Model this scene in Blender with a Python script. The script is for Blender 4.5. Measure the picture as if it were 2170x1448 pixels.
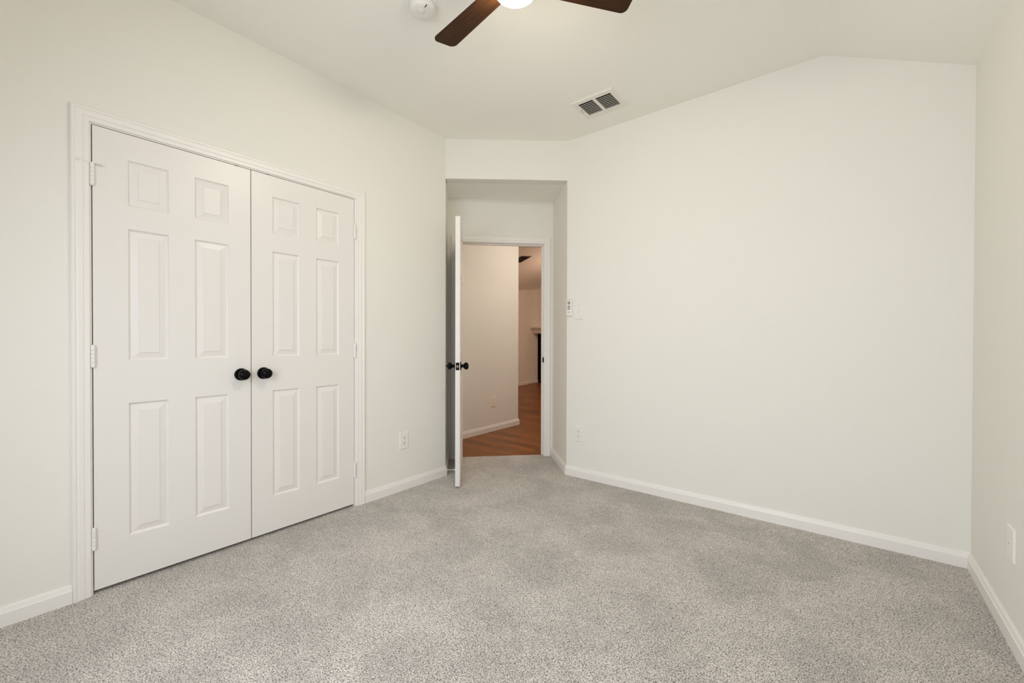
import bpy, bmesh, math, random
from math import sin, cos, pi, radians
from mathutils import Vector, Matrix

C = bpy.context.scene.collection
S = bpy.context.scene
for o in list(bpy.data.objects):
    bpy.data.objects.remove(o, do_unlink=True)

# ------------------------------------------------------------------ camera
XL, XR, YB, YMIN = -2.5562, 0.4981, 3.0043, -0.62       # left, right, back and rear wall planes
ZC, ZR, XK = 2.7549, 2.4586, -0.0992                    # flat ceiling, low right eave, crease
cd = bpy.data.cameras.new('camera'); cam = bpy.data.objects.new('camera', cd); C.objects.link(cam)
cd.sensor_fit = 'HORIZONTAL'; cd.sensor_width = 36.0; cd.lens = 887.976 / 2170 * 36.0
cd.shift_y = 1.65 / 2170; cd.clip_start = 0.02; cd.clip_end = 100
f_ = Vector((-0.6201, 0.7845, -0.0077)).normalized(); r_ = Vector((0.7845, 0.6201, 0.0025)).normalized()
u_ = r_.cross(f_).normalized(); r_ = f_.cross(u_).normalized()
M = Matrix.Identity(4)
for i in range(3):
    M[i][0] = r_[i]; M[i][1] = u_[i]; M[i][2] = -f_[i]
M[2][3] = 1.121
cam.matrix_world = M
S.camera = cam

# ------------------------------------------------------------------ world, view, lights
S.view_settings.view_transform = 'Standard'; S.view_settings.look = 'None'
S.view_settings.gamma = 1.0; S.view_settings.use_curve_mapping = False
S.view_settings.exposure = 0.07
S.cycles.use_denoising = True
S.cycles.max_bounces = 14; S.cycles.diffuse_bounces = 10; S.cycles.sample_clamp_indirect = 6.0
S.cycles.caustics_reflective = False; S.cycles.caustics_refractive = False
W = bpy.data.worlds.new('sky'); S.world = W; W.use_nodes = True
bg = W.node_tree.nodes['Background']; bg.inputs[0].default_value = (0.62, 0.75, 1.0, 1); bg.inputs[1].default_value = 1.0

def area(name, loc, direction, sx, sy, energy, col, spread=180):
    l = bpy.data.lights.new(name, 'AREA'); l.shape = 'RECTANGLE'; l.size = sx; l.size_y = sy
    l.energy = energy; l.color = col
    l.spread = radians(spread)
    o = bpy.data.objects.new(name, l); C.objects.link(o); o.location = loc
    o.rotation_euler = Vector(direction).to_track_quat('-Z', 'Y').to_euler()
    return o
WX0, WX1, WZ0, WZ1 = -1.55, 0.15, 0.50, 2.10           # the window behind the camera
area('window_daylight', ((WX0+WX1)/2, YMIN-0.16, (WZ0+WZ1)/2), (0, 1, -0.55), WX1-WX0-.1, WZ1-WZ0-.1, 44, (0.84, 0.92, 1.0), 165)
def point(name, loc, energy, col, r=.08):
    l = bpy.data.lights.new(name, 'POINT'); l.energy = energy; l.color = col; l.shadow_soft_size = r
    o = bpy.data.objects.new(name, l); C.objects.link(o); o.location = loc; return o
area('hallway_lamp', (-2.30, 4.35, 2.71), (0, 0.001, -1), .6, .6, 13.5, (1.0, 0.89, 0.79))
point('living_room_lamp', (-3.6, 7.2, 2.3), 44, (1.0, 0.68, 0.49), .15)

# ------------------------------------------------------------------ materials
def nt(name):
    m = bpy.data.materials.new(name); m.use_nodes = True
    n = m.node_tree.nodes; return m, n, m.node_tree.links, n['Principled BSDF']
def mat(name, col, rough=.5, metal=0.0, spec=.5, bump=0, bscale=200, emit=None, est=0, coat=0):
    m, n, l, b = nt(name)
    b.inputs['Base Color'].default_value = (*col, 1); b.inputs['Roughness'].default_value = rough
    b.inputs['Metallic'].default_value = metal; b.inputs['Specular IOR Level'].default_value = spec
    b.inputs['Coat Weight'].default_value = coat
    if emit:
        b.inputs['Emission Color'].default_value = (*emit, 1); b.inputs['Emission Strength'].default_value = est
    tc = n.new('ShaderNodeTexCoord'); no = n.new('ShaderNodeTexNoise'); no.inputs['Scale'].default_value = bscale
    no.inputs['Detail'].default_value = 3
    l.new(tc.outputs['Object'], no.inputs['Vector'])
    if bump:
        bp = n.new('ShaderNodeBump'); bp.inputs['Strength'].default_value = bump; bp.inputs['Distance'].default_value = .002
        l.new(no.outputs[0], bp.inputs['Height']); l.new(bp.outputs[0], b.inputs['Normal'])
    else:
        mr = n.new('ShaderNodeMapRange'); mr.inputs[3].default_value = max(0, rough-.04); mr.inputs[4].default_value = min(1, rough+.04)
        l.new(no.outputs[0], mr.inputs[0]); l.new(mr.outputs[0], b.inputs['Roughness'])
    return m
WALL = mat('wall_paint', (0.80, 0.785, 0.735), .75, spec=.25, bump=.22, bscale=95)
CEIL = mat('ceiling_paint', (0.88, 0.865, 0.815), .85, spec=.2, bump=.25, bscale=80)
TRIM = mat('trim_paint', (0.83, 0.805, 0.775), .38, bscale=40)
DOORM = mat('door_paint', (0.79, 0.76, 0.73), .36, bscale=30)
PLAST = mat('white_plastic', (0.81, 0.795, 0.755), .35, bscale=60)
IVORY = mat('ivory_plastic', (0.86, 0.80, 0.66), .35, bscale=60)
BLACK = mat('black_metal', (0.002, 0.002, 0.0025), .2, spec=.12, bscale=90)
BRONZE = mat('dark_bronze', (0.014, 0.010, 0.008), .28, metal=.3, bscale=90)
DARK = mat('dark_void', (0.012, 0.010, 0.008), .9, bscale=50)
SLOT = mat('socket_slot', (0.02, 0.018, 0.016), .7, bscale=50)
GREY = mat('grey_print', (0.13, 0.115, 0.095), .6, bscale=50)
BRASS = mat('latch_metal', (0.62, 0.50, 0.38), .3, metal=.8, bscale=60)
FANBODY = mat('fan_housing', (0.02, 0.014, 0.010), .35, bscale=60)
OPAL = mat('opal_glass', (0.95, 0.92, 0.86), .3, emit=(1.0, 0.88, 0.70), est=100, bscale=20)
SHEET = mat('vent_metal', (0.80, 0.775, 0.72), .45, bscale=40)
BRICK = mat('firebox_lining', (0.28, 0.13, 0.07), .9, bscale=40)

def carpet_mat():
    m, n, l, b = nt('carpet_pile')
    b.inputs['Roughness'].default_value = 1.0; b.inputs['Specular IOR Level'].default_value = .05
    b.inputs['Sheen Weight'].default_value = .25; b.inputs['Sheen Roughness'].default_value = .6
    tc = n.new('ShaderNodeTexCoord')
    na = n.new('ShaderNodeTexNoise'); na.inputs['Scale'].default_value = 235; na.inputs['Detail'].default_value = 2.5
    na.inputs['Roughness'].default_value = .62; na.inputs['Distortion'].default_value = .9
    nb = n.new('ShaderNodeTexNoise'); nb.inputs['Scale'].default_value = 3.2; nb.inputs['Detail'].default_value = 4.0; nb.inputs['Distortion'].default_value = .6
    nc = n.new('ShaderNodeTexNoise'); nc.inputs['Scale'].default_value = 22; nc.inputs['Detail'].default_value = 2.0
    for x in (na, nb, nc): l.new(tc.outputs['Object'], x.inputs['Vector'])
    cr = n.new('ShaderNodeValToRGB'); e = cr.color_ramp.elements
    e[0].position = .37; e[0].color = (.055, .045, .037, 1)
    e[1].position = .585; e[1].color = (.735, .685, .635, 1)
    k = e.new(.465); k.color = (.36, .328, .295, 1)
    l.new(na.outputs[0], cr.inputs[0])
    add = n.new('ShaderNodeMath'); add.operation = 'MULTIPLY_ADD'; add.inputs[1].default_value = .35
    l.new(nc.outputs[0], add.inputs[0]); l.new(nb.outputs[0], add.inputs[2])
    mr = n.new('ShaderNodeMapRange'); mr.inputs[1].default_value = .54; mr.inputs[2].default_value = .80
    mr.inputs[3].default_value = .90; mr.inputs[4].default_value = 1.14
    l.new(add.outputs[0], mr.inputs[0])
    mx = n.new('ShaderNodeMix'); mx.data_type = 'RGBA'; mx.blend_type = 'MULTIPLY'; mx.inputs[0].default_value = 1
    l.new(cr.outputs[0], mx.inputs[6]); l.new(mr.outputs[0], mx.inputs[7]); l.new(mx.outputs[2], b.inputs['Base Color'])
    bp = n.new('ShaderNodeBump'); bp.inputs['Strength'].default_value = .7; bp.inputs['Distance'].default_value = .006
    l.new(na.outputs[0], bp.inputs['Height']); l.new(bp.outputs[0], b.inputs['Normal'])
    return m
CARPET = carpet_mat()

def wood_mat():
    m, n, l, b = nt('wood_plank_floor')
    b.inputs['Roughness'].default_value = .33; b.inputs['Specular IOR Level'].default_value = .18
    tc = n.new('ShaderNodeTexCoord')
    br = n.new('ShaderNodeTexBrick'); br.offset = .37; br.inputs['Scale'].default_value = 1
    br.inputs['Brick Width'].default_value = 1.22; br.inputs['Row Height'].default_value = .125
    br.inputs['Mortar Size'].default_value = .0012; br.inputs['Bias'].default_value = 0
    br.inputs['Color1'].default_value = (.145, .047, .008, 1); br.inputs['Color2'].default_value = (.275, .092, .017, 1)
    br.inputs['Mortar'].default_value = (.10, .035, .012, 1)
    l.new(tc.outputs['Object'], br.inputs['Vector'])
    mp = n.new('ShaderNodeMapping'); mp.inputs['Scale'].default_value = (2.2, 26, 1)
    l.new(tc.outputs['Object'], mp.inputs['Vector'])
    no = n.new('ShaderNodeTexNoise'); no.inputs['Scale'].default_value = 1.6; no.inputs['Detail'].default_value = 5; no.inputs['Distortion'].default_value = .8
    l.new(mp.outputs[0], no.inputs['Vector'])
    mr = n.new('ShaderNodeMapRange'); mr.inputs[1].default_value = .3; mr.inputs[2].default_value = .7; mr.inputs[3].default_value = .6; mr.inputs[4].default_value = 1.25
    l.new(no.outputs[0], mr.inputs[0])
    mx = n.new('ShaderNodeMix'); mx.data_type = 'RGBA'; mx.blend_type = 'MULTIPLY'; mx.inputs[0].default_value = 1
    l.new(br.outputs[0], mx.inputs[6]); l.new(mr.outputs[0], mx.inputs[7]); l.new(mx.outputs[2], b.inputs['Base Color'])
    return m
WOOD = wood_mat()

def blade_mat():
    m, n, l, b = nt('walnut_blade')
    b.inputs['Roughness'].default_value = .5; b.inputs['Specular IOR Level'].default_value = .18
    tc = n.new('ShaderNodeTexCoord'); mp = n.new('ShaderNodeMapping'); mp.inputs['Scale'].default_value = (4, 60, 20)
    l.new(tc.outputs['Object'], mp.inputs['Vector'])
    no = n.new('ShaderNodeTexNoise'); no.inputs['Scale'].default_value = 2; no.inputs['Detail'].default_value = 4
    l.new(mp.outputs[0], no.inputs['Vector'])
    cr = n.new('ShaderNodeValToRGB'); e = cr.color_ramp.elements
    e[0].position = .3; e[0].color = (.022, .008, .0025, 1); e[1].position = .75; e[1].color = (.055, .021, .006, 1)
    l.new(no.outputs[0], cr.inputs[0]); l.new(cr.outputs[0], b.inputs['Base Color'])
    return m
BLADE = blade_mat()

def glass_mat():
    m, n, l, b = nt('window_glass')
    tr = n.new('ShaderNodeBsdfTransparent'); gl = n.new('ShaderNodeBsdfGlossy'); gl.inputs['Roughness'].default_value = .02
    mx = n.new('ShaderNodeMixShader'); mx.inputs[0].default_value = .06
    l.new(tr.outputs[0], mx.inputs[1]); l.new(gl.outputs[0], mx.inputs[2]); l.new(mx.outputs[0], n['Material Output'].inputs[0])
    return m
GLASS = glass_mat()

# ------------------------------------------------------------------ helpers
def link(name, bm, m, parent=None, smooth=False, ang=40):
    bmesh.ops.recalc_face_normals(bm, faces=bm.faces[:])
    me = bpy.data.meshes.new(name); bm.to_mesh(me); bm.free(); me.materials.append(m)
    if smooth:
        for p in me.polygons: p.use_smooth = True
        try: me.set_sharp_from_angle(angle=radians(ang))
        except Exception: pass
    o = bpy.data.objects.new(name, me); C.objects.link(o)
    if parent: o.parent = parent
    return o
def tag(o, label, cat, group=None, kind=None):
    o['label'] = label; o['category'] = cat
    if group: o['group'] = group
    if kind: o['kind'] = kind
    return o
def thing(name, label, cat, loc=(0, 0, 0), rz=0.0, group=None, kind=None):
    o = bpy.data.objects.new(name, None); C.objects.link(o); o.empty_display_size = .05
    o.location = loc; o.rotation_euler = (0, 0, rz)
    return tag(o, label, cat, group, kind)
def struct(name, bm, m, label, cat, smooth=False):
    return tag(link(name, bm, m, None, smooth, 17), label, cat, kind='structure')
def dup(root, loc, rz, label):
    r = root.copy(); C.objects.link(r); r.location = loc; r.rotation_euler = (0, 0, rz); r['label'] = label
    for ch in list(root.children):
        c = ch.copy(); C.objects.link(c); c.parent = r
        for g in ch.children:
            d = g.copy(); C.objects.link(d); d.parent = c
    return r
def box(bm, x0, x1, y0, y1, z0, z1, bev=0):
    g = bmesh.ops.create_cube(bm, size=1)
    bmesh.ops.scale(bm, vec=(x1-x0, y1-y0, z1-z0), verts=g['verts'])
    bmesh.ops.translate(bm, vec=((x0+x1)/2, (y0+y1)/2, (z0+z1)/2), verts=g['verts'])
    if bev:
        es = list({e for v in g['verts'] for e in v.link_edges})
        bmesh.ops.bevel(bm, geom=es, offset=bev, segments=2, profile=.5, affect='EDGES')
    return bm
def nb(): return bmesh.new()
def prism(bm, pts, d):
    """closed 3D polygon swept by vector d"""
    a = [bm.verts.new(p) for p in pts]; b = [bm.verts.new(Vector(p)+Vector(d)) for p in pts]
    bm.faces.new(a); bm.faces.new(b[::-1]); n = len(a)
    for i in range(n): bm.faces.new((a[i], a[(i+1) % n], b[(i+1) % n], b[i]))
    return bm
def footprint(bm, pts, z0, z1): return prism(bm, [(x, y, z0) for x, y in pts], (0, 0, z1-z0))
def sweep(bm, prof, path, fn):
    """prof [(offset to the left of travel, height)], path 2D points; fn(2D point, height) -> 3D"""
    P = [Vector(p) for p in path]; rings = []
    for i, p in enumerate(P):
        ns = []
        if i > 0: d = (P[i]-P[i-1]).normalized(); ns.append(Vector((-d.y, d.x)))
        if i < len(P)-1: d = (P[i+1]-P[i]).normalized(); ns.append(Vector((-d.y, d.x)))
        m = ns[0] if len(ns) == 1 else (ns[0]+ns[1]) / (1+ns[0].dot(ns[1]))
        rings.append([bm.verts.new(fn(p+m*o, h)) for o, h in prof])
    k = len(prof)
    for a, b in zip(rings, rings[1:]):
        for j in range(k): bm.faces.new((a[j], a[(j+1) % k], b[(j+1) % k], b[j]))
    bm.faces.new(rings[0]); bm.faces.new(rings[-1][::-1])
    return bm
def lathe(bm, prof, mtx=Matrix.Identity(4), seg=32):
    """prof [(r,z)] round local z"""
    rings = []
    for r, z in prof:
        if r < 1e-6: rings.append([bm.verts.new(mtx @ Vector((0, 0, z)))])
        else: rings.append([bm.verts.new(mtx @ Vector((r*cos(2*pi*i/seg), r*sin(2*pi*i/seg), z))) for i in range(seg)])
    for a, b in zip(rings, rings[1:]):
        for i in range(seg):
            j = (i+1) % seg
            if len(a) == 1 and len(b) == 1: continue
            if len(a) == 1: bm.faces.new((a[0], b[i], b[j]))
            elif len(b) == 1: bm.faces.new((a[i], a[j], b[0]))
            else: bm.faces.new((a[i], a[j], b[j], b[i]))
    for rg in (rings[0], rings[-1]):
        if len(rg) > 1: bm.faces.new(rg)
    return bm
RY = lambda a: Matrix.Rotation(a, 4, 'Y')
RX = lambda a: Matrix.Rotation(a, 4, 'X')
T = lambda *v: Matrix.Translation(v)

# ------------------------------------------------------------------ room shell
s2 = math.sqrt(.5)
Lc = Vector((XL, 2.3546)); Rc = Vector((-1.7956, YB))
tw = Vector((s2, s2)); nw = Vector((-s2, s2))            # along the doorway wall / through it into the hall
Pd = Vector((-2.189, 3.399))                             # recess right back corner
Ld = Pd - tw*.9985                                       # recess left back corner
dw = lambda s, q=0.0: Pd + tw*s + nw*q                   # point on the doorway wall
S0, S1 = -.902, -.088                                    # doorway jamb faces
TH = .115; ZO = 2.049; ZS = 2.432

# carpet
bm = nb(); footprint(bm, [(XL-.62, YMIN-.12), (XR+.12, YMIN-.12), (XR+.12, YB+.1), (Rc.x, YB+.1), tuple(Rc+Vector((.03, .0))), tuple(Pd+tw*.03), tuple(dw(.03, .045)), tuple(dw(-1.03, .045)), tuple(Ld-tw*.03), tuple(Lc+Vector((-.05, 0))), (XL-.05, 1.62), (XL-.62, 1.62)], -.05, 0)
struct('floor', bm, CARPET, 'speckled grey beige cut pile carpet covering the bedroom floor', 'carpet')
# hall floor
bm = nb(); footprint(bm, [tuple(dw(.9, .045)), tuple(dw(-1.6, .045)), (-6.9, 2.0), (-6.9, 10.6), (-1.7, 10.6), (-1.7, 4.0)], -.05, -.004)
struct('floor_hallway', bm, WOOD, 'orange brown wood plank floor of the hallway beyond the door', 'wood floor')

# left wall with the closet opening
CY0, CY1 = .296, 1.540
bm = nb()
for y0, y1, z0, z1 in ((YMIN-.12, CY0-.016, -.05, ZC+.02), (CY1+.016, Lc.y, -.05, ZC+.02), (CY0-.016, CY1+.016, ZO+.018, ZC+.02)):
    box(bm, XL-TH, XL, y0, y1, z0, z1)
struct('wall_left', bm, WALL, 'cream painted left wall holding the double closet doors', 'wall')
bm = nb()
box(bm, XL-.66, XL-.62, .1, 1.75, -.05, 2.5); box(bm, XL-.66, XL-TH, .1, .14, -.05, 2.5); box(bm, XL-.66, XL-TH, 1.71, 1.75, -.05, 2.5); box(bm, XL-.66, XL-TH, .1, 1.75, 2.46, 2.5)
struct('wall_closet', bm, WALL, 'inside of the closet behind the double doors', 'wall')
# back wall (gable following the ceiling)
prof_top = [(Rc.x, -.05), (XR+.12, -.05), (XR+.12, ZR), (XR, ZR), (XK, ZC), (Rc.x, ZC)]
prof_top = [(x, z+(.02 if z > 1 else 0)) for x, z in prof_top]
bm = nb(); prism(bm, [(x, YB, z) for x, z in prof_top], (0, .12, 0))
struct('wall_back', bm, WALL, 'large plain cream wall to the right of the doorway recess', 'wall')
# right wall
bm = nb(); box(bm, XR, XR+.12, YMIN-.12, YB, -.05, ZR+.015)
struct('wall_right', bm, WALL, 'cream wall along the right edge of the picture', 'wall')
# rear wall with window opening
bm = nb()
zt = lambda x: (ZC if x <= XK else ZC+(ZR-ZC)*(x-XK)/(XR-XK))+.02
box(bm, XL-.12, WX0, YMIN-.12, YMIN, -.05, ZC+.02); box(bm, WX0, WX1, YMIN-.12, YMIN, -.05, WZ0); box(bm, WX0, WX1, YMIN-.12, YMIN, WZ1, zt(WX1)-.01)
prism(bm, [(WX1, YMIN, -.05), (XR+.12, YMIN, -.05), (XR+.12, YMIN, ZR+.02), (XR, YMIN, ZR+.02), (WX1, YMIN, zt(WX1))], (0, -.12, 0))
struct('wall_rear', bm, WALL, 'wall behind the camera with the bedroom window', 'wall')
# window
w = thing('window_1', 'white framed double hung window in the wall behind the camera', 'window', kind='structure')
bm = nb()
for a in ((WX0, WX0+.05, WZ0, WZ1), (WX1-.05, WX1, WZ0, WZ1), (WX0, WX1, WZ0, WZ0+.05), (WX0, WX1, WZ1-.05, WZ1), (WX0, WX1, 1.28, 1.33), (-1.02, -.98, WZ0, WZ1)):
    box(bm, a[0], a[1], YMIN-.10, YMIN-.06, a[2], a[3])
link('window_frame', bm, TRIM, w)
bm = nb(); box(bm, WX0+.01, WX1-.01, YMIN-.084, YMIN-.080, WZ0+.01, WZ1-.01); link('pane', bm, GLASS, w)
bm = nb(); box(bm, WX0-.05, WX1+.05, YMIN-.06, YMIN+.05, WZ0-.025, WZ0, .004); link('window_sill', bm, TRIM, w)
# ceiling
bm = nb(); prism(bm, [(XL-.14, YMIN-.14, ZC), (XK, YMIN-.14, ZC), (XR, YMIN-.14, ZR), (XR+.14, YMIN-.14, ZR-.0), (XR+.14, YMIN-.14, ZR+.12), (XK, YMIN-.14, ZC+.12), (XL-.14, YMIN-.14, ZC+.12)], (0, YB+.14-YMIN+.14, 0))
struct('ceiling', bm, CEIL, 'bedroom ceiling, flat then sloping down to the right wall', 'ceiling')
# recess: header, soffit, side walls, doorway wall
hd = (Rc-Lc).normalized(); hn = Vector((-hd.y, hd.x))
bm = nb(); footprint(bm, [tuple(Lc), tuple(Rc), tuple(Rc+hn*.10), tuple(Lc+hn*.10)], ZS, ZC+.02)
struct('wall_header', bm, WALL, 'short cream wall band above the doorway recess', 'wall')
bm = nb(); footprint(bm, [tuple(Lc+hn*.099-hd*.05), tuple(Rc+hn*.099+hd*.05), tuple(Pd+tw*.06+nw*.03), tuple(Ld-tw*.06+nw*.03)], ZS, ZS+.1)
struct('ceiling_recess', bm, CEIL, 'low ceiling inside the doorway recess', 'ceiling')
bm = nb(); footprint(bm, [tuple(Lc), tuple(Ld+nw*.02), tuple(Ld+nw*.02-tw*.1), tuple(Lc-tw*.1)], -.05, ZC)
struct('wall_recess_left', bm, WALL, 'left side wall of the doorway recess behind the open door', 'wall')
bm = nb(); footprint(bm, [tuple(Rc), tuple(Rc+tw*.09), tuple(Pd+nw*.02+tw*.1), tuple(Pd+nw*.02)], -.05, ZC)
struct('wall_recess_right', bm, WALL, 'right side wall of the doorway recess', 'wall')
bm = nb()
def dwbox(bm, a, b, q0, q1, z0, z1): footprint(bm, [tuple(dw(a, q0)), tuple(dw(b, q0)), tuple(dw(b, q1)), tuple(dw(a, q1))], z0, z1)
dwbox(bm, -1.3, S0-.016, 0, TH, -.05, ZC); dwbox(bm, S1+.016, .35, 0, TH, -.05, ZC); dwbox(bm, S0-.016, S1+.016, 0, TH, ZO-.003, ZC)
struct('wall_doorway', bm, WALL, 'wall at the back of the recess around the bedroom doorway', 'wall')

# ------------------------------------------------------------------ trim
CAS = [(0, 0), (0, .007), (.002, .009), (.015, .0095), (.0165, .0080), (.018, .0080), (.021, .0115), (.036, .0130), (.040, .0120), (.0425, .0120), (.046, .0150), (.053, .0155), (.0565, .0125), (.058, .008), (.058, 0)]
def casing(name, path, fn, label):
    bm = nb(); sweep(bm, CAS, path, fn); return struct(name, bm, TRIM, label, 'door casing', True)
rv = .006
casing('trim_1', [(CY0-rv, 0), (CY0-rv, ZO+rv-.001), (CY1+.014, ZO+rv-.001), (CY1+.014, 0)], lambda p, h: (XL+h, p.x, p.y), 'white moulded casing framing the double closet doors')
def dwfn(p, h): q = dw(p.x, -h); return (q.x, q.y, p.y)
casing('trim_2', [(S0-rv, 0), (S0-rv, ZO-.016), (S1+rv, ZO-.016), (S1+rv, 0)], dwfn, 'white moulded casing framing the bedroom doorway in the recess')
# jambs with stops
bm = nb()
box(bm, XL-TH, XL, CY0-.016, CY0, 0, ZO); box(bm, XL-TH, XL, CY1, CY1+.016, 0, ZO); box(bm, XL-TH, XL, CY0-.016, CY1+.016, ZO, ZO+.016)
box(bm, XL-.075, XL-.040, CY0, CY1, ZO-.012, ZO); box(bm, XL-.075, XL-.040, CY0, CY0+.011, 0, ZO-.012); box(bm, XL-.075, XL-.040, CY1-.011, CY1, 0, ZO-.012)
struct('trim_3', bm, TRIM, 'white closet door jamb with stops', 'door jamb')
ZJ = ZO-.021
tj = thing('trim_4', 'white door jamb of the bedroom doorway with a black strike plate', 'door jamb', kind='structure')
bm = nb()
dwbox(bm, S0-.016, S0, 0, TH, -.02, ZJ); dwbox(bm, S1, S1+.016, 0, TH, -.02, ZJ); dwbox(bm, S0-.016, S1+.016, 0, TH, ZJ, ZJ+.02)
dwbox(bm, S0, S0+.011, .040, .075, -.01, ZJ-.011); dwbox(bm, S1-.011, S1, .040, .075, -.01, ZJ-.011); dwbox(bm, S0, S1, .040, .075, ZJ-.011, ZJ)
link('jamb', bm, TRIM, tj)
bm = nb(); dwbox(bm, S1-.0015, S1+.001, .004, .036, .893, .950); dwbox(bm, S1-.010, S1+.001, -.004, .010, .901, .942)
link('strike_plate', bm, BLACK, tj)
# baseboards
BASE = [(0, 0), (.014, 0), (.014, .053), (.0118, .0555), (.0112, .058), (.0078, .0680), (.0072, .0715), (.0045, .0735), (.0035, .0775), (0, .0775)]
def base(name, path, label, z=0.0):
    bm = nb(); sweep(bm, BASE, path, lambda p, h: (p.x, p.y, h+z)); return struct(name, bm, TRIM, label, 'baseboard', True)
base('baseboard_right', [(XR, YMIN), (XR, YB-.001)], 'white baseboard along the right wall')
base('baseboard_back', [(XR-.001, YB), tuple(Rc), tuple(Pd-Vector((-s2, s2))*.002)], 'white baseboard along the large back wall and round into the recess')
base('baseboard_left', [tuple(Ld), tuple(Lc), (XL, CY1+.014+.058)], 'white baseboard between the closet casing and the recess')
base('baseboard_left_front', [(XL, CY0-rv-.058), (XL, YMIN)], 'white baseboard to the left of the closet at the picture edge')
base('baseboard_rear', [(XL, YMIN), (XR, YMIN)], 'white baseboard under the window behind the camera')

# ------------------------------------------------------------------ hall and living room
HX, HY = -3.353, 4.375
bm = nb(); box(bm, HX-.12, HX, 2.15, HY, -.05, 2.75)
struct('wall_hallway', bm, WALL, 'cream hallway wall seen through the doorway', 'wall')
base('baseboard_hallway', [(-6.2, HY), (HX, HY), (HX, 2.4)], 'white baseboard along the hallway wall', -.004)
bm = nb(); box(bm, -6.9, HX-.12, HY-.12, HY, -.05, 3.4)
struct('wall_living_near', bm, WALL, 'living room wall turning the corner from the hallway', 'wall')
bm = nb(); box(bm, -1.95, -1.83, 3.5, 10.6, -.05, 3.4); box(bm, -6.9, -1.83, 10.6, 10.72, -.05, 3.4)
struct('wall_living_side', bm, WALL, 'hidden side walls enclosing the hallway and living room', 'wall')
FX1, FX2, FYS, FYF = -6.14, -6.22, 8.35, 8.95
bm = nb(); box(bm, -6.9, FX1, HY, FYS, -.05, 3.2); box(bm, -6.9, FX2, FYS, 10.6, -.05, 3.2)
struct('wall_living_far', bm, WALL, 'far living room wall beside the fireplace', 'wall')
base('baseboard_living', [(FX2, FYF), (FX2, FYS), (FX1, FYS), (FX1, HY)], 'white baseboard along the far living room wall', -.004)
# vaulted living room ceiling
zv = lambda x, y: 2.31+.155*(y-8.09)+.333*(min(x, -4.05)+6.14)
bm = nb()
for xa, xb in ((-6.5, -4.05), (-4.05, HX-.01)):
    q = [(xa, HY-.1), (xb, HY-.1), (xb, 10.7), (xa, 10.7)]
    lo = [bm.verts.new((x, y, zv(x, y))) for x, y in q]; hi = [bm.verts.new((x, y, 3.45)) for x, y in q]
    bm.faces.new(lo); bm.faces.new(hi)
    for k in range(4): bm.faces.new((lo[k], lo[(k+1) % 4], hi[(k+1) % 4], hi[k]))
struct('ceiling_living', bm, CEIL, 'vaulted living room ceiling seen through the doorway', 'ceiling')
bm = nb(); footprint(bm, [(HX-.02, 2.1), tuple(dw(-1.3, .02)), tuple(dw(.35, .02)), (-1.85, 3.75), (-1.85, 10.7), (HX-.02, 10.7)], 2.75, 3.4)
struct('ceiling_hallway', bm, CEIL, 'hallway ceiling beyond the bedroom door', 'ceiling')
bm = nb(); box(bm, HX-.02, HX, HY, 10.6, 2.60, 3.4)
struct('wall_living_drop', bm, WALL, 'drop wall where hallway and living room ceilings meet', 'wall')

# fireplace
fp = thing('fireplace', 'white fireplace with mantel shelf and black firebox in the far living room', 'fireplace', (FX2, FYF, -.004))
bm = nb(); box(bm, 0, .34, -.06, 1.5, 1.45, 2.9); link('chimney_breast', bm, TRIM, fp)  # whiter than the walls: daylight on the breast put into its colour
bm = nb(); box(bm, 0, .42, -.33, 1.8, 1.40, 1.45, .008); box(bm, 0, .40, -.28, 1.7, 1.365, 1.40, .006); box(bm, 0, .38, -.23, 1.6, 1.30, 1.365, .006); box(bm, 0, .36, -.20, 1.58, 1.267, 1.30)
link('mantel_shelf', bm, TRIM, fp)
bm = nb(); box(bm, 0, .10, 0, 1.5, 0, 1.267); box(bm, .10, .32, 1.2, 1.5, 0, 1.267); box(bm, .10, .32, .20, 1.2, 1.0, 1.267)
link('surround', bm, BLACK, fp)
bm = nb(); box(bm, .09, .11, .12, 1.2, .05, 1.0); link('firebox', bm, BRICK, fp)
bm = nb(); box(bm, .0, .55, -.0, 1.5, -.0, .03); link('hearth', bm, BLACK, fp)

# ------------------------------------------------------------------ panel doors
def panel_door(width, height, th, cols, rows):
    """front face at y=0 facing -y, x 0..width, z 0..height; raised panels on both faces"""
    bm = nb()
    xs = sorted({0, width, *[v for c in cols for v in c]}); zs = sorted({0, height, *[v for r in rows for v in r]})
    steps = [(0, 0), (.002, .0045), (.007, .0090), (.010, .0098), (.036, .0038), (.0375, .0010)]
    for sgn, y0 in ((1, 0.0), (-1, th)):
        V = lambda x, z, d: bm.verts.new((x, y0+sgn*d, z))
        for i in range(len(xs)-1):
            for j in range(len(zs)-1):
                x0, x1, z0, z1 = xs[i], xs[i+1], zs[j], zs[j+1]
                if (x0, x1) in cols and (z0, z1) in rows:
                    rings = [[V(x0+o, z0+o, d), V(x1-o, z0+o, d), V(x1-o, z1-o, d), V(x0+o, z1-o, d)] for o, d in steps]
                    for a, b in zip(rings, rings[1:]):
                        for k in range(4): bm.faces.new((a[k], a[(k+1) % 4], b[(k+1) % 4], b[k]))
                    bm.faces.new(rings[-1])
                else:
                    bm.faces.new((V(x0, z0, 0), V(x1, z0, 0), V(x1, z1, 0), V(x0, z1, 0)))
    bm.verts.ensure_lookup_table()
    for (xa, za, xb, zb) in ((0, 0, width, 0), (width, 0, width, height), (width, height, 0, height), (0, height, 0, 0)):
        bm.faces.new((bm.verts.new((xa, 0, za)), bm.verts.new((xb, 0, zb)), bm.verts.new((xb, th, zb)), bm.verts.new((xa, th, za))))
    bmesh.ops.remove_doubles(bm, verts=bm.verts[:], dist=1e-5)
    return bm
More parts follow.
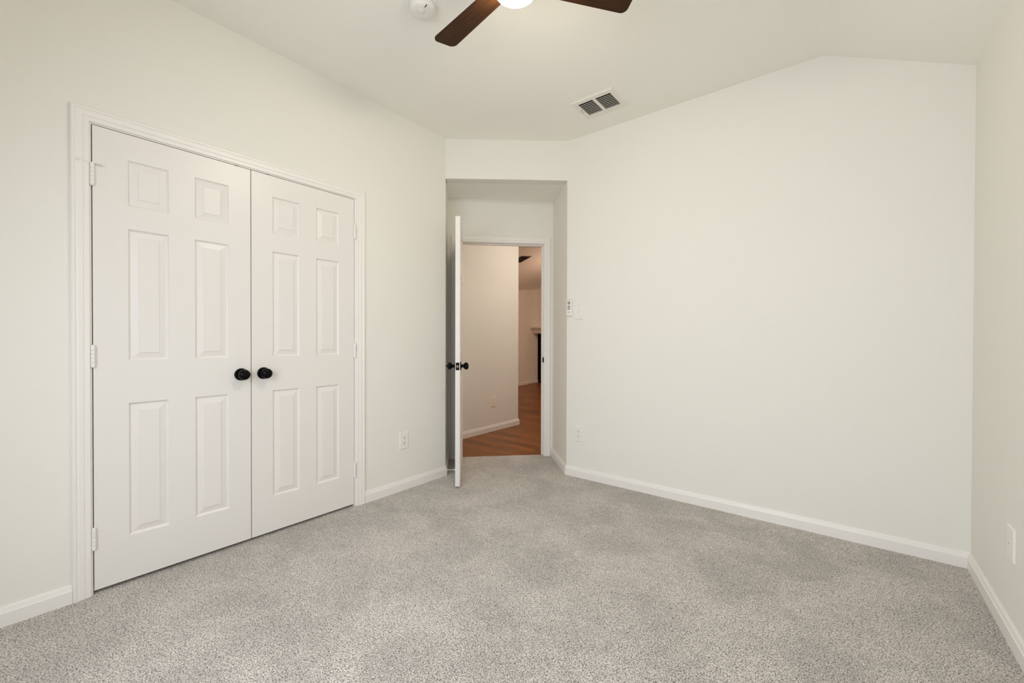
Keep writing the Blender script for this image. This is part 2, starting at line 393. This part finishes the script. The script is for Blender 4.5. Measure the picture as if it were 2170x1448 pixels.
ROWS = [(.199, .807), (1.000, 1.600), (1.705, 1.912)]
ZB = .0175
def hinge(parent, x, z, side, pin_stop=False):
    """knuckle standing proud of the door face at local x"""
    bm = nb(); zz = -.045
    for k in range(5):
        lathe(bm, [(.0, zz+.0004), (.0078, zz+.0004), (.0078, zz+.0176), (0, zz+.0176)], T(x, -.0074, z), 16); zz += .018
    lathe(bm, [(0, -.050), (.0055, -.049), (.0068, -.045)], T(x, -.0074, z), 16); lathe(bm, [(.0068, .045), (.0055, .049), (0, .050)], T(x, -.0074, z), 16)
    h = link('hinge', bm, TRIM, parent, True)
    bm = nb(); box(bm, x-.0009, x+.0009, -.004, .030, z-.045, z+.045); link('hinge_leaf', bm, TRIM, h)
    return h
def round_knob(parent, x, z, y=0.0, sgn=-1, button=False):
    """knob on a door face; sgn -1 stands out to -y"""
    mt = T(x, y, z) @ RX(pi/2 if sgn < 0 else -pi/2)
    kb = link('knob', lathe(nb(), [(.0, .006), (.013, .008), (.0125, .020), (.014, .026), (.022, .031), (.0272, .038), (.0285, .045), (.027, .053), (.021, .060), (.012, .0635), (0, .0645)], mt), BLACK, parent, True)
    link('rosette', lathe(nb(), [(0, 0), (.033, 0), (.033, .004), (.031, .007), (.022, .0095), (0, .010)], mt), BLACK, kb, True)
    if button: link('lock_button', lathe(nb(), [(0, .063), (.006, .063), (.006, .071), (.004, .073), (0, .073)], mt, 16), BLACK, kb, True)
    return kb
def closet_door(name, y0, y1, hinge_left, label):
    wd = y1-y0
    r = thing(name, label, 'closet door', (XL, y0, ZB), pi/2, 'closet doors', 'structure')
    cols = [(.115, .262), (.366, .513)] if hinge_left else [(.109, .260), (.361, .511)]
    link('door_leaf', panel_door(wd, 2.0275, .035, cols, ROWS), DOORM, r)
    for z in (1.830, 1.042, .246): hinge(r, -.0015 if hinge_left else wd+.0015, z-ZB, 1 if hinge_left else -1)
    round_knob(r, (.570 if hinge_left else .060), .926-ZB)
    xb = wd-.068 if hinge_left else .085
    bm = nb(); box(bm, xb-.006, xb+.006, .001, .012, 2.0275, 2.0315); lathe(bm, [(.0035, 2.031), (.0025, 2.0335), (0, 2.0345)], T(xb, .006, 0), 12)
    link('ball_catch', bm, DARK, r)
    return r
d1 = closet_door('door_1', .2998, .9168, True, 'left leaf of the white six panel double closet doors, nearest the picture edge')
bm = nb()   # hinge pin door stop on the top hinge
zt_ = 1.830-ZB+.047
box(bm, -.020, .018, -.012, -.0005, zt_, zt_+.004, .001)
lathe(bm, [(0, 0), (.0028, 0), (.0028, .018), (0, .018)], T(.012, -.008, zt_+.002) @ RY(pi/2), 10)
lathe(bm, [(0, 0), (.0028, 0), (.0028, .030), (0, .030)], T(-.014, -.010, zt_+.002) @ RY(-pi/2), 10)
link('hinge_pin_stop', lathe(lathe(bm, [(0, 0), (.006, 0), (.006, .006), (0, .006)], T(.028, -.008, zt_+.002) @ RY(pi/2), 12), [(0, 0), (.006, 0), (.006, .006), (0, .006)], T(-.042, -.016, zt_+.002) @ RY(-pi/2), 12), PLAST, d1, True)
d2 = closet_door('door_2', .9212, 1.5365, False, 'right leaf of the white six panel double closet doors, next to the power outlet')

# bedroom door, standing open into the room
DA = radians(-46.48); DW = .795
Hq = dw(-.857, -.004)
ddir = Vector((cos(DA), sin(DA)))
d3 = thing('door_3', 'white six panel bedroom door standing open, edge towards the camera', 'door', (Hq.x, Hq.y, .016), 0, None, 'structure')
# local x runs hinge -> latch; local -y is the side facing the recess wall
d3.rotation_euler = (0, 0, DA)
nl = Vector((ddir.y, -ddir.x))
d3.location = (Hq.x+nl.x*.035, Hq.y+nl.y*.035, .016)
link('door_leaf', panel_door(DW, 2.020, .035, [(.115, .340), (.455, .680)], ROWS), DOORM, d3)
for z in (1.81, 1.03, .24): hinge(d3, -.001, z, 1)
round_knob(d3, DW-.060, .899, 0.0, -1, True)
round_knob(d3, DW-.060, .899, .035, 1)
bm = nb(); box(bm, DW-.001, DW+.0016, .005, .030, .871, .928, .0006); fpz = link('latch_plate', bm, BLACK, d3)
bm = nb(); prism(bm, [(DW+.001, .0115, .891), (DW+.010, .0115, .891), (DW+.004, .0235, .891), (DW+.001, .0235, .891)], (0, 0, .017)); link('latch_bolt', bm, BRASS, fpz)

# spring door stop on the recess baseboard
p0 = Lc + nw*.045 + tw*.0142
ds = thing('door_stop', 'white spring door stop low on the baseboard behind the open door', 'door stop', (p0.x, p0.y, .030), pi/4)
bm = nb()
lathe(bm, [(0, 0), (.011, 0), (.011, .004), (.006, .009), (0, .009)], RY(pi/2), 16); link('base', bm, PLAST, ds, True)
bm = nb(); pts = 160; ring = []
for i in range(pts+1):
    a = i/pts*12*2*pi; c = Vector((.008+.050*i/pts, .0045*cos(a), .0045*sin(a)))
    ring.append([bm.verts.new(c+Vector((.0013*cos(q), .0013*sin(q)*cos(a), .0013*sin(q)*sin(a)))) for q in [2*pi*k/5 for k in range(5)]])
for a, b in zip(ring, ring[1:]):
    for k in range(5): bm.faces.new((a[k], a[(k+1) % 5], b[(k+1) % 5], b[k]))
link('spring', bm, PLAST, ds, True)
bm = nb(); lathe(bm, [(0, .056), (.006, .056), (.0068, .062), (.0062, .070), (0, .071)], RY(pi/2), 16); link('tip', bm, PLAST, ds, True)

# ------------------------------------------------------------------ wall plates (local: wall face at y=0, viewer on -y, centre at origin)
def plate(parent, w, h, t=.0062, m=None):
    bm = nb(); prof = [(0, 0), (.0, t*.45), (.0035, t), (.006, t)]
    rings = [[bm.verts.new((sx*(w/2-o), -d, sz*(h/2-o))) for sx, sz in ((-1, -1), (1, -1), (1, 1), (-1, 1))] for o, d in prof]
    for a, b in zip(rings, rings[1:]):
        for k in range(4): bm.faces.new((a[k], a[(k+1) % 4], b[(k+1) % 4], b[k]))
    bm.faces.new(rings[-1]); bm.faces.new(rings[0])
    return link('plate', bm, m or PLAST, parent)
def screw(parent, x, z, t=.0062):
    return link('screw', lathe(nb(), [(0, t-.001), (.0032, t-.001), (.0030, t+.0008), (0, t+.0012)], T(x, 0, z) @ RX(pi/2), 12), SHEET, parent, True)
def outlet(label, loc, rz, group=None, P=None):
    P = P or PLAST
    r = thing('wall_outlet', label, 'power outlet', loc, rz, group)
    plate(r, .079, .124, m=P)
    for z in (.0195, -.0195):
        bm = nb(); pr = []
        for i in range(28):
            a = 2*pi*i/28; pr.append((.0172*cos(a), -.0055, z+max(-.0125, min(.0125, .0172*sin(a)))))
        prism(bm, pr, (0, -.0022, 0)); rc = link('receptacle', bm, P, r)
        bm = nb(); box(bm, -.0075, -.0052, -.0082, -.0070, z-.0005, z+.0085); box(bm, .0052, .0075, -.0082, -.0070, z+.0005, z+.0080)
        lathe(bm, [(0, .0070), (.0027, .0070), (.0027, .0082), (0, .0082)], T(0, 0, z-.0068) @ RX(pi/2), 12)
        link('slots', bm, SLOT, rc)
    screw(r, 0, 0)
    return r
o1 = outlet('white duplex power outlet on the closet wall right of the closet doors', (XL, 1.941, .366), pi/2)
dup(o1, (-1.681, YB, .353), 0, 'white duplex power outlet low on the large back wall beside the recess')
o3 = outlet('ivory duplex power outlet on the hallway wall seen through the doorway', (HX, 3.876, .354), pi/2, None, IVORY)
dup(o3, (FX2, 8.50, .40), pi/2, 'tiny power outlet on the far living room wall near the fireplace')

sw = thing('light_switch', 'white single toggle light switch on the back wall beside the fan remote', 'light switch', (-1.683, YB, 1.343))
plate(sw, .079, .124)
bm = nb(); box(bm, -.005, .005, -.0072, -.005, -.012, .012); link('toggle_slot', bm, SHEET, sw)
bm = nb(); prism(bm, [(-.0035, -.006, -.002), (-.0035, -.017, .006), (-.0035, -.017, .010), (-.0035, -.006, .008)], (.007, 0, 0)); link('toggle', bm, PLAST, sw)
screw(sw, 0, .030); screw(sw, 0, -.030)
s3 = dup(sw, (FX2, 8.50, 1.22), pi/2, 'tiny light switch on the far living room wall below mantel height')
jp = thing('jack_plate', 'white wall plate with a small centre jack on the right wall', 'wall plate', (XR, 2.375, .364), -pi/2)
plate(jp, .079, .124, .0055)
bm = nb(); lathe(bm, [(.0085, .004), (.0085, .0062), (.006, .0072), (0, .0072)], RX(pi/2), 16); link('jack', bm, SHEET, jp, True)
bm = nb(); lathe(bm, [(.0025, .0070), (.0025, .0078), (0, .0078)], RX(pi/2), 12); link('jack_hole', bm, SLOT, jp, True)
screw(jp, 0, .030, .0055); screw(jp, 0, -.030, .0055)

# fan remote in its wall cradle
rm = thing('fan_remote', 'slim white ceiling fan remote with grey buttons, on the wall corner by the switch', 'remote control', (-1.766, YB, 1.383))
bm = nb(); box(bm, -.0255, .0255, -.010, 0, -.071, -.010, .003); link('cradle', bm, PLAST, rm)
bm = nb(); box(bm, -.0245, .0245, -.020, -.004, -.070, .073, .005); link('body', bm, PLAST, rm)
bm = nb(); lathe(bm, [(0, .019), (.0125, .019), (.0125, .0208), (0, .0208)], T(0, 0, .035) @ RX(pi/2), 28); dl = link('dial', bm, GREY, rm)
bm = nb(); lathe(bm, [(.0075, .0200), (.0075, .0211), (.0058, .0211), (.0058, .0200)], T(0, 0, .035) @ RX(pi/2), 28); box(bm, -.0012, .0012, -.0212, -.0205, .031, .039); link('dial_ring', bm, PLAST, dl)
for x, z in ((-.0105, .059), (.0105, .059)):
    link('button', lathe(nb(), [(0, .019), (.0034, .019), (.0034, .0206), (0, .0206)], T(x, 0, z) @ RX(pi/2), 14), GREY, rm)
for z in (.0085, -.0035, -.0155):
    bm = nb(); box(bm, -.0125, -.0012, -.0207, -.019, z-.0037, z+.0037, .0008); box(bm, .0012, .0125, -.0207, -.019, z-.0037, z+.0037, .0008); link('button_row', bm, GREY, rm)
bm = nb(); box(bm, -.0095, .0095, -.0204, -.019, -.0425, -.0385); link('printed_mark', bm, GREY, rm)

# ------------------------------------------------------------------ ceiling: vent, smoke detector, fan
def register(name, label, loc, w, d, rot=None, metal=None):
    """louvred ceiling register hanging just below z=0 local"""
    r = thing(name, label, 'air vent', loc); metal = metal or SHEET
    if rot: r.rotation_euler = rot
    bm = nb(); wx, wy = w/2, d/2; ix, iy = wx-.036, wy-.040
    # pressed frame with sloped rim
    def rect(a, b, z): return [bm.verts.new((sx*a, sy*b, z)) for sx, sy in ((-1, -1), (1, -1), (1, 1), (-1, 1))]
    rings = [rect(wx, wy, 0), rect(wx, wy, -.003), rect(wx-.008, wy-.008, -.008), rect(ix, iy, -.008), rect(ix, iy, -.001)]
    for a, b in zip(rings, rings[1:]):
        for k in range(4): bm.faces.new((a[k], a[(k+1) % 4], b[(k+1) % 4], b[k]))
    box(bm, -.010, .010, -iy, iy, -.008, -.002)
    link('frame', bm, metal, r)
    bm = nb(); box(bm, -ix, ix, -iy, iy, -.0025, -.001); link('duct_shade', bm, DARK, r)  # dark sheet paints the shade of the duct behind the louvers
    n = 9; st = 2*iy/n
    for sx in (-1, 1):
        x0, x1 = (-ix, -.010) if sx < 0 else (.010, ix)
        for k in range(1, n):
            yk = -iy+k*st
            bm = nb(); prism(bm, [(x0, yk-.0030, -.0085), (x0, yk+.0022, -.0085), (x0, yk+.0088, -.0026), (x0, yk+.0076, -.0026)], (x1-x0, 0, 0))
            link('louver', bm, metal, r)
    bm = nb(); box(bm, -ix-.016, -ix-.0135, -.035, .025, -.0086, -.0079); lv = link('lever_slot', bm, DARK, r)
    bm = nb(); box(bm, -ix-.019, -ix-.011, -.035, -.028, -.016, -.0083, .001); link('lever', bm, metal, lv)
    return r
register('ceiling_vent', 'white two bank louvred air vent in the bedroom ceiling above the back wall', (-1.337, 2.661, ZC), .312, .250)
xv, yv = -4.46, 5.90
v2 = register('ceiling_vent', 'dark air vent in the living room ceiling, seen through the doorway top', (xv, yv, zv(xv, yv)-.002), .26, .30, (math.atan(.155), -math.atan(.333), 0), FANBODY)

sd = thing('smoke_detector', 'round white smoke detector on the bedroom ceiling near the fan blade', 'smoke detector', (-1.624, 1.342, ZC))
FL = RX(pi)
link('mounting_base', lathe(nb(), [(0, 0), (.068, 0), (.068, .009), (.066, .011), (0, .011)], FL, 48), PLAST, sd, True)
bd = link('body', lathe(nb(), [(.060, .010), (.063, .013), (.062, .028), (.055, .038), (.044, .042), (.0, .0435)], FL, 48), PLAST, sd, True)
bt = link('test_button', lathe(nb(), [(.0, .042), (.018, .042), (.018, .0452), (.0165, .0462), (0, .0465)], T(.008, -.013, 0) @ FL, 28), PLAST, sd, True)
link('button_rim', lathe(nb(), [(.0205, .042), (.0205, .0442), (.0190, .0446), (.0190, .042)], T(.008, -.013, 0) @ FL, 28), SHEET, bt, True)
bm = nb(); box(bm, -.0085, .0085, -.0012, .0012, -.0450, -.038); q = link('indicator_slot', bm, SLOT, sd); q.location = (.041, -.018, .0018); q.rotation_euler = (0, radians(-7), radians(-3))

FC = Vector((-1.030, 1.318)); FZ = 2.553
fan = thing('ceiling_fan', 'three blade dark walnut ceiling fan with lit round white lamp', 'ceiling fan', (FC.x, FC.y, ZC))
link('canopy', lathe(nb(), [(0, 0), (.075, 0), (.075, .02), (.065, .05), (.05, .06), (0, .06)], FL, 40), FANBODY, fan, True)
link('motor_housing', lathe(nb(), [(0, .055), (.07, .058), (.105, .08), (.115, .11), (.115, .16), (.10, .19), (.082, .198), (0, .198)], FL, 48), FANBODY, fan, True)
lk = link('light_baffle_ring', lathe(nb(), [(0, .18), (.112, .18), (.118, .186), (.118, .203), (.115, .205), (0, .205)], FL, 48), FANBODY, fan, True)  # out of view; ring widened to keep lamp light off the ceiling
link('lamp_dome', lathe(nb(), [(0, .200), (.090, .200), (.095, .206), (.095, .214), (.092, .236), (.080, .259), (.055, .276), (.026, .285), (0, .287)], FL, 48), OPAL, fan, True)
def blade(ang):
    bm = nb(); r0, r1, hw0, hw1, rc = .13, .505, .050, .062, .028
    pts = [(r0, -hw0), (r1-rc, -hw1)]
    pts += [(r1-rc+rc*sin(a), -hw1+rc-rc*cos(a)) for a in [pi/2*k/8 for k in range(1, 9)]]
    pts += [(r1-rc+rc*cos(a), hw1-rc+rc*sin(a)) for a in [pi/2*k/8 for k in range(0, 9)]]
    pts += [(r0, hw0)]
    prism(bm, [(x, y, -.003) for x, y in pts], (0, 0, .006))
    bmesh.ops.transform(bm, matrix=RX(radians(-10)), verts=bm.verts[:])
    b = link('blade', bm, BLADE, fan); b.location = (0, 0, FZ-ZC); b.rotation_euler = (0, 0, ang)
    bm = nb(); box(bm, .08, .20, -.022, .022, .002, .009, .002); bmesh.ops.transform(bm, matrix=RX(radians(-10)), verts=bm.verts[:])
    link('blade_arm', bm, FANBODY, b)
for a in (171.5, 50.5, 291): blade(radians(a))
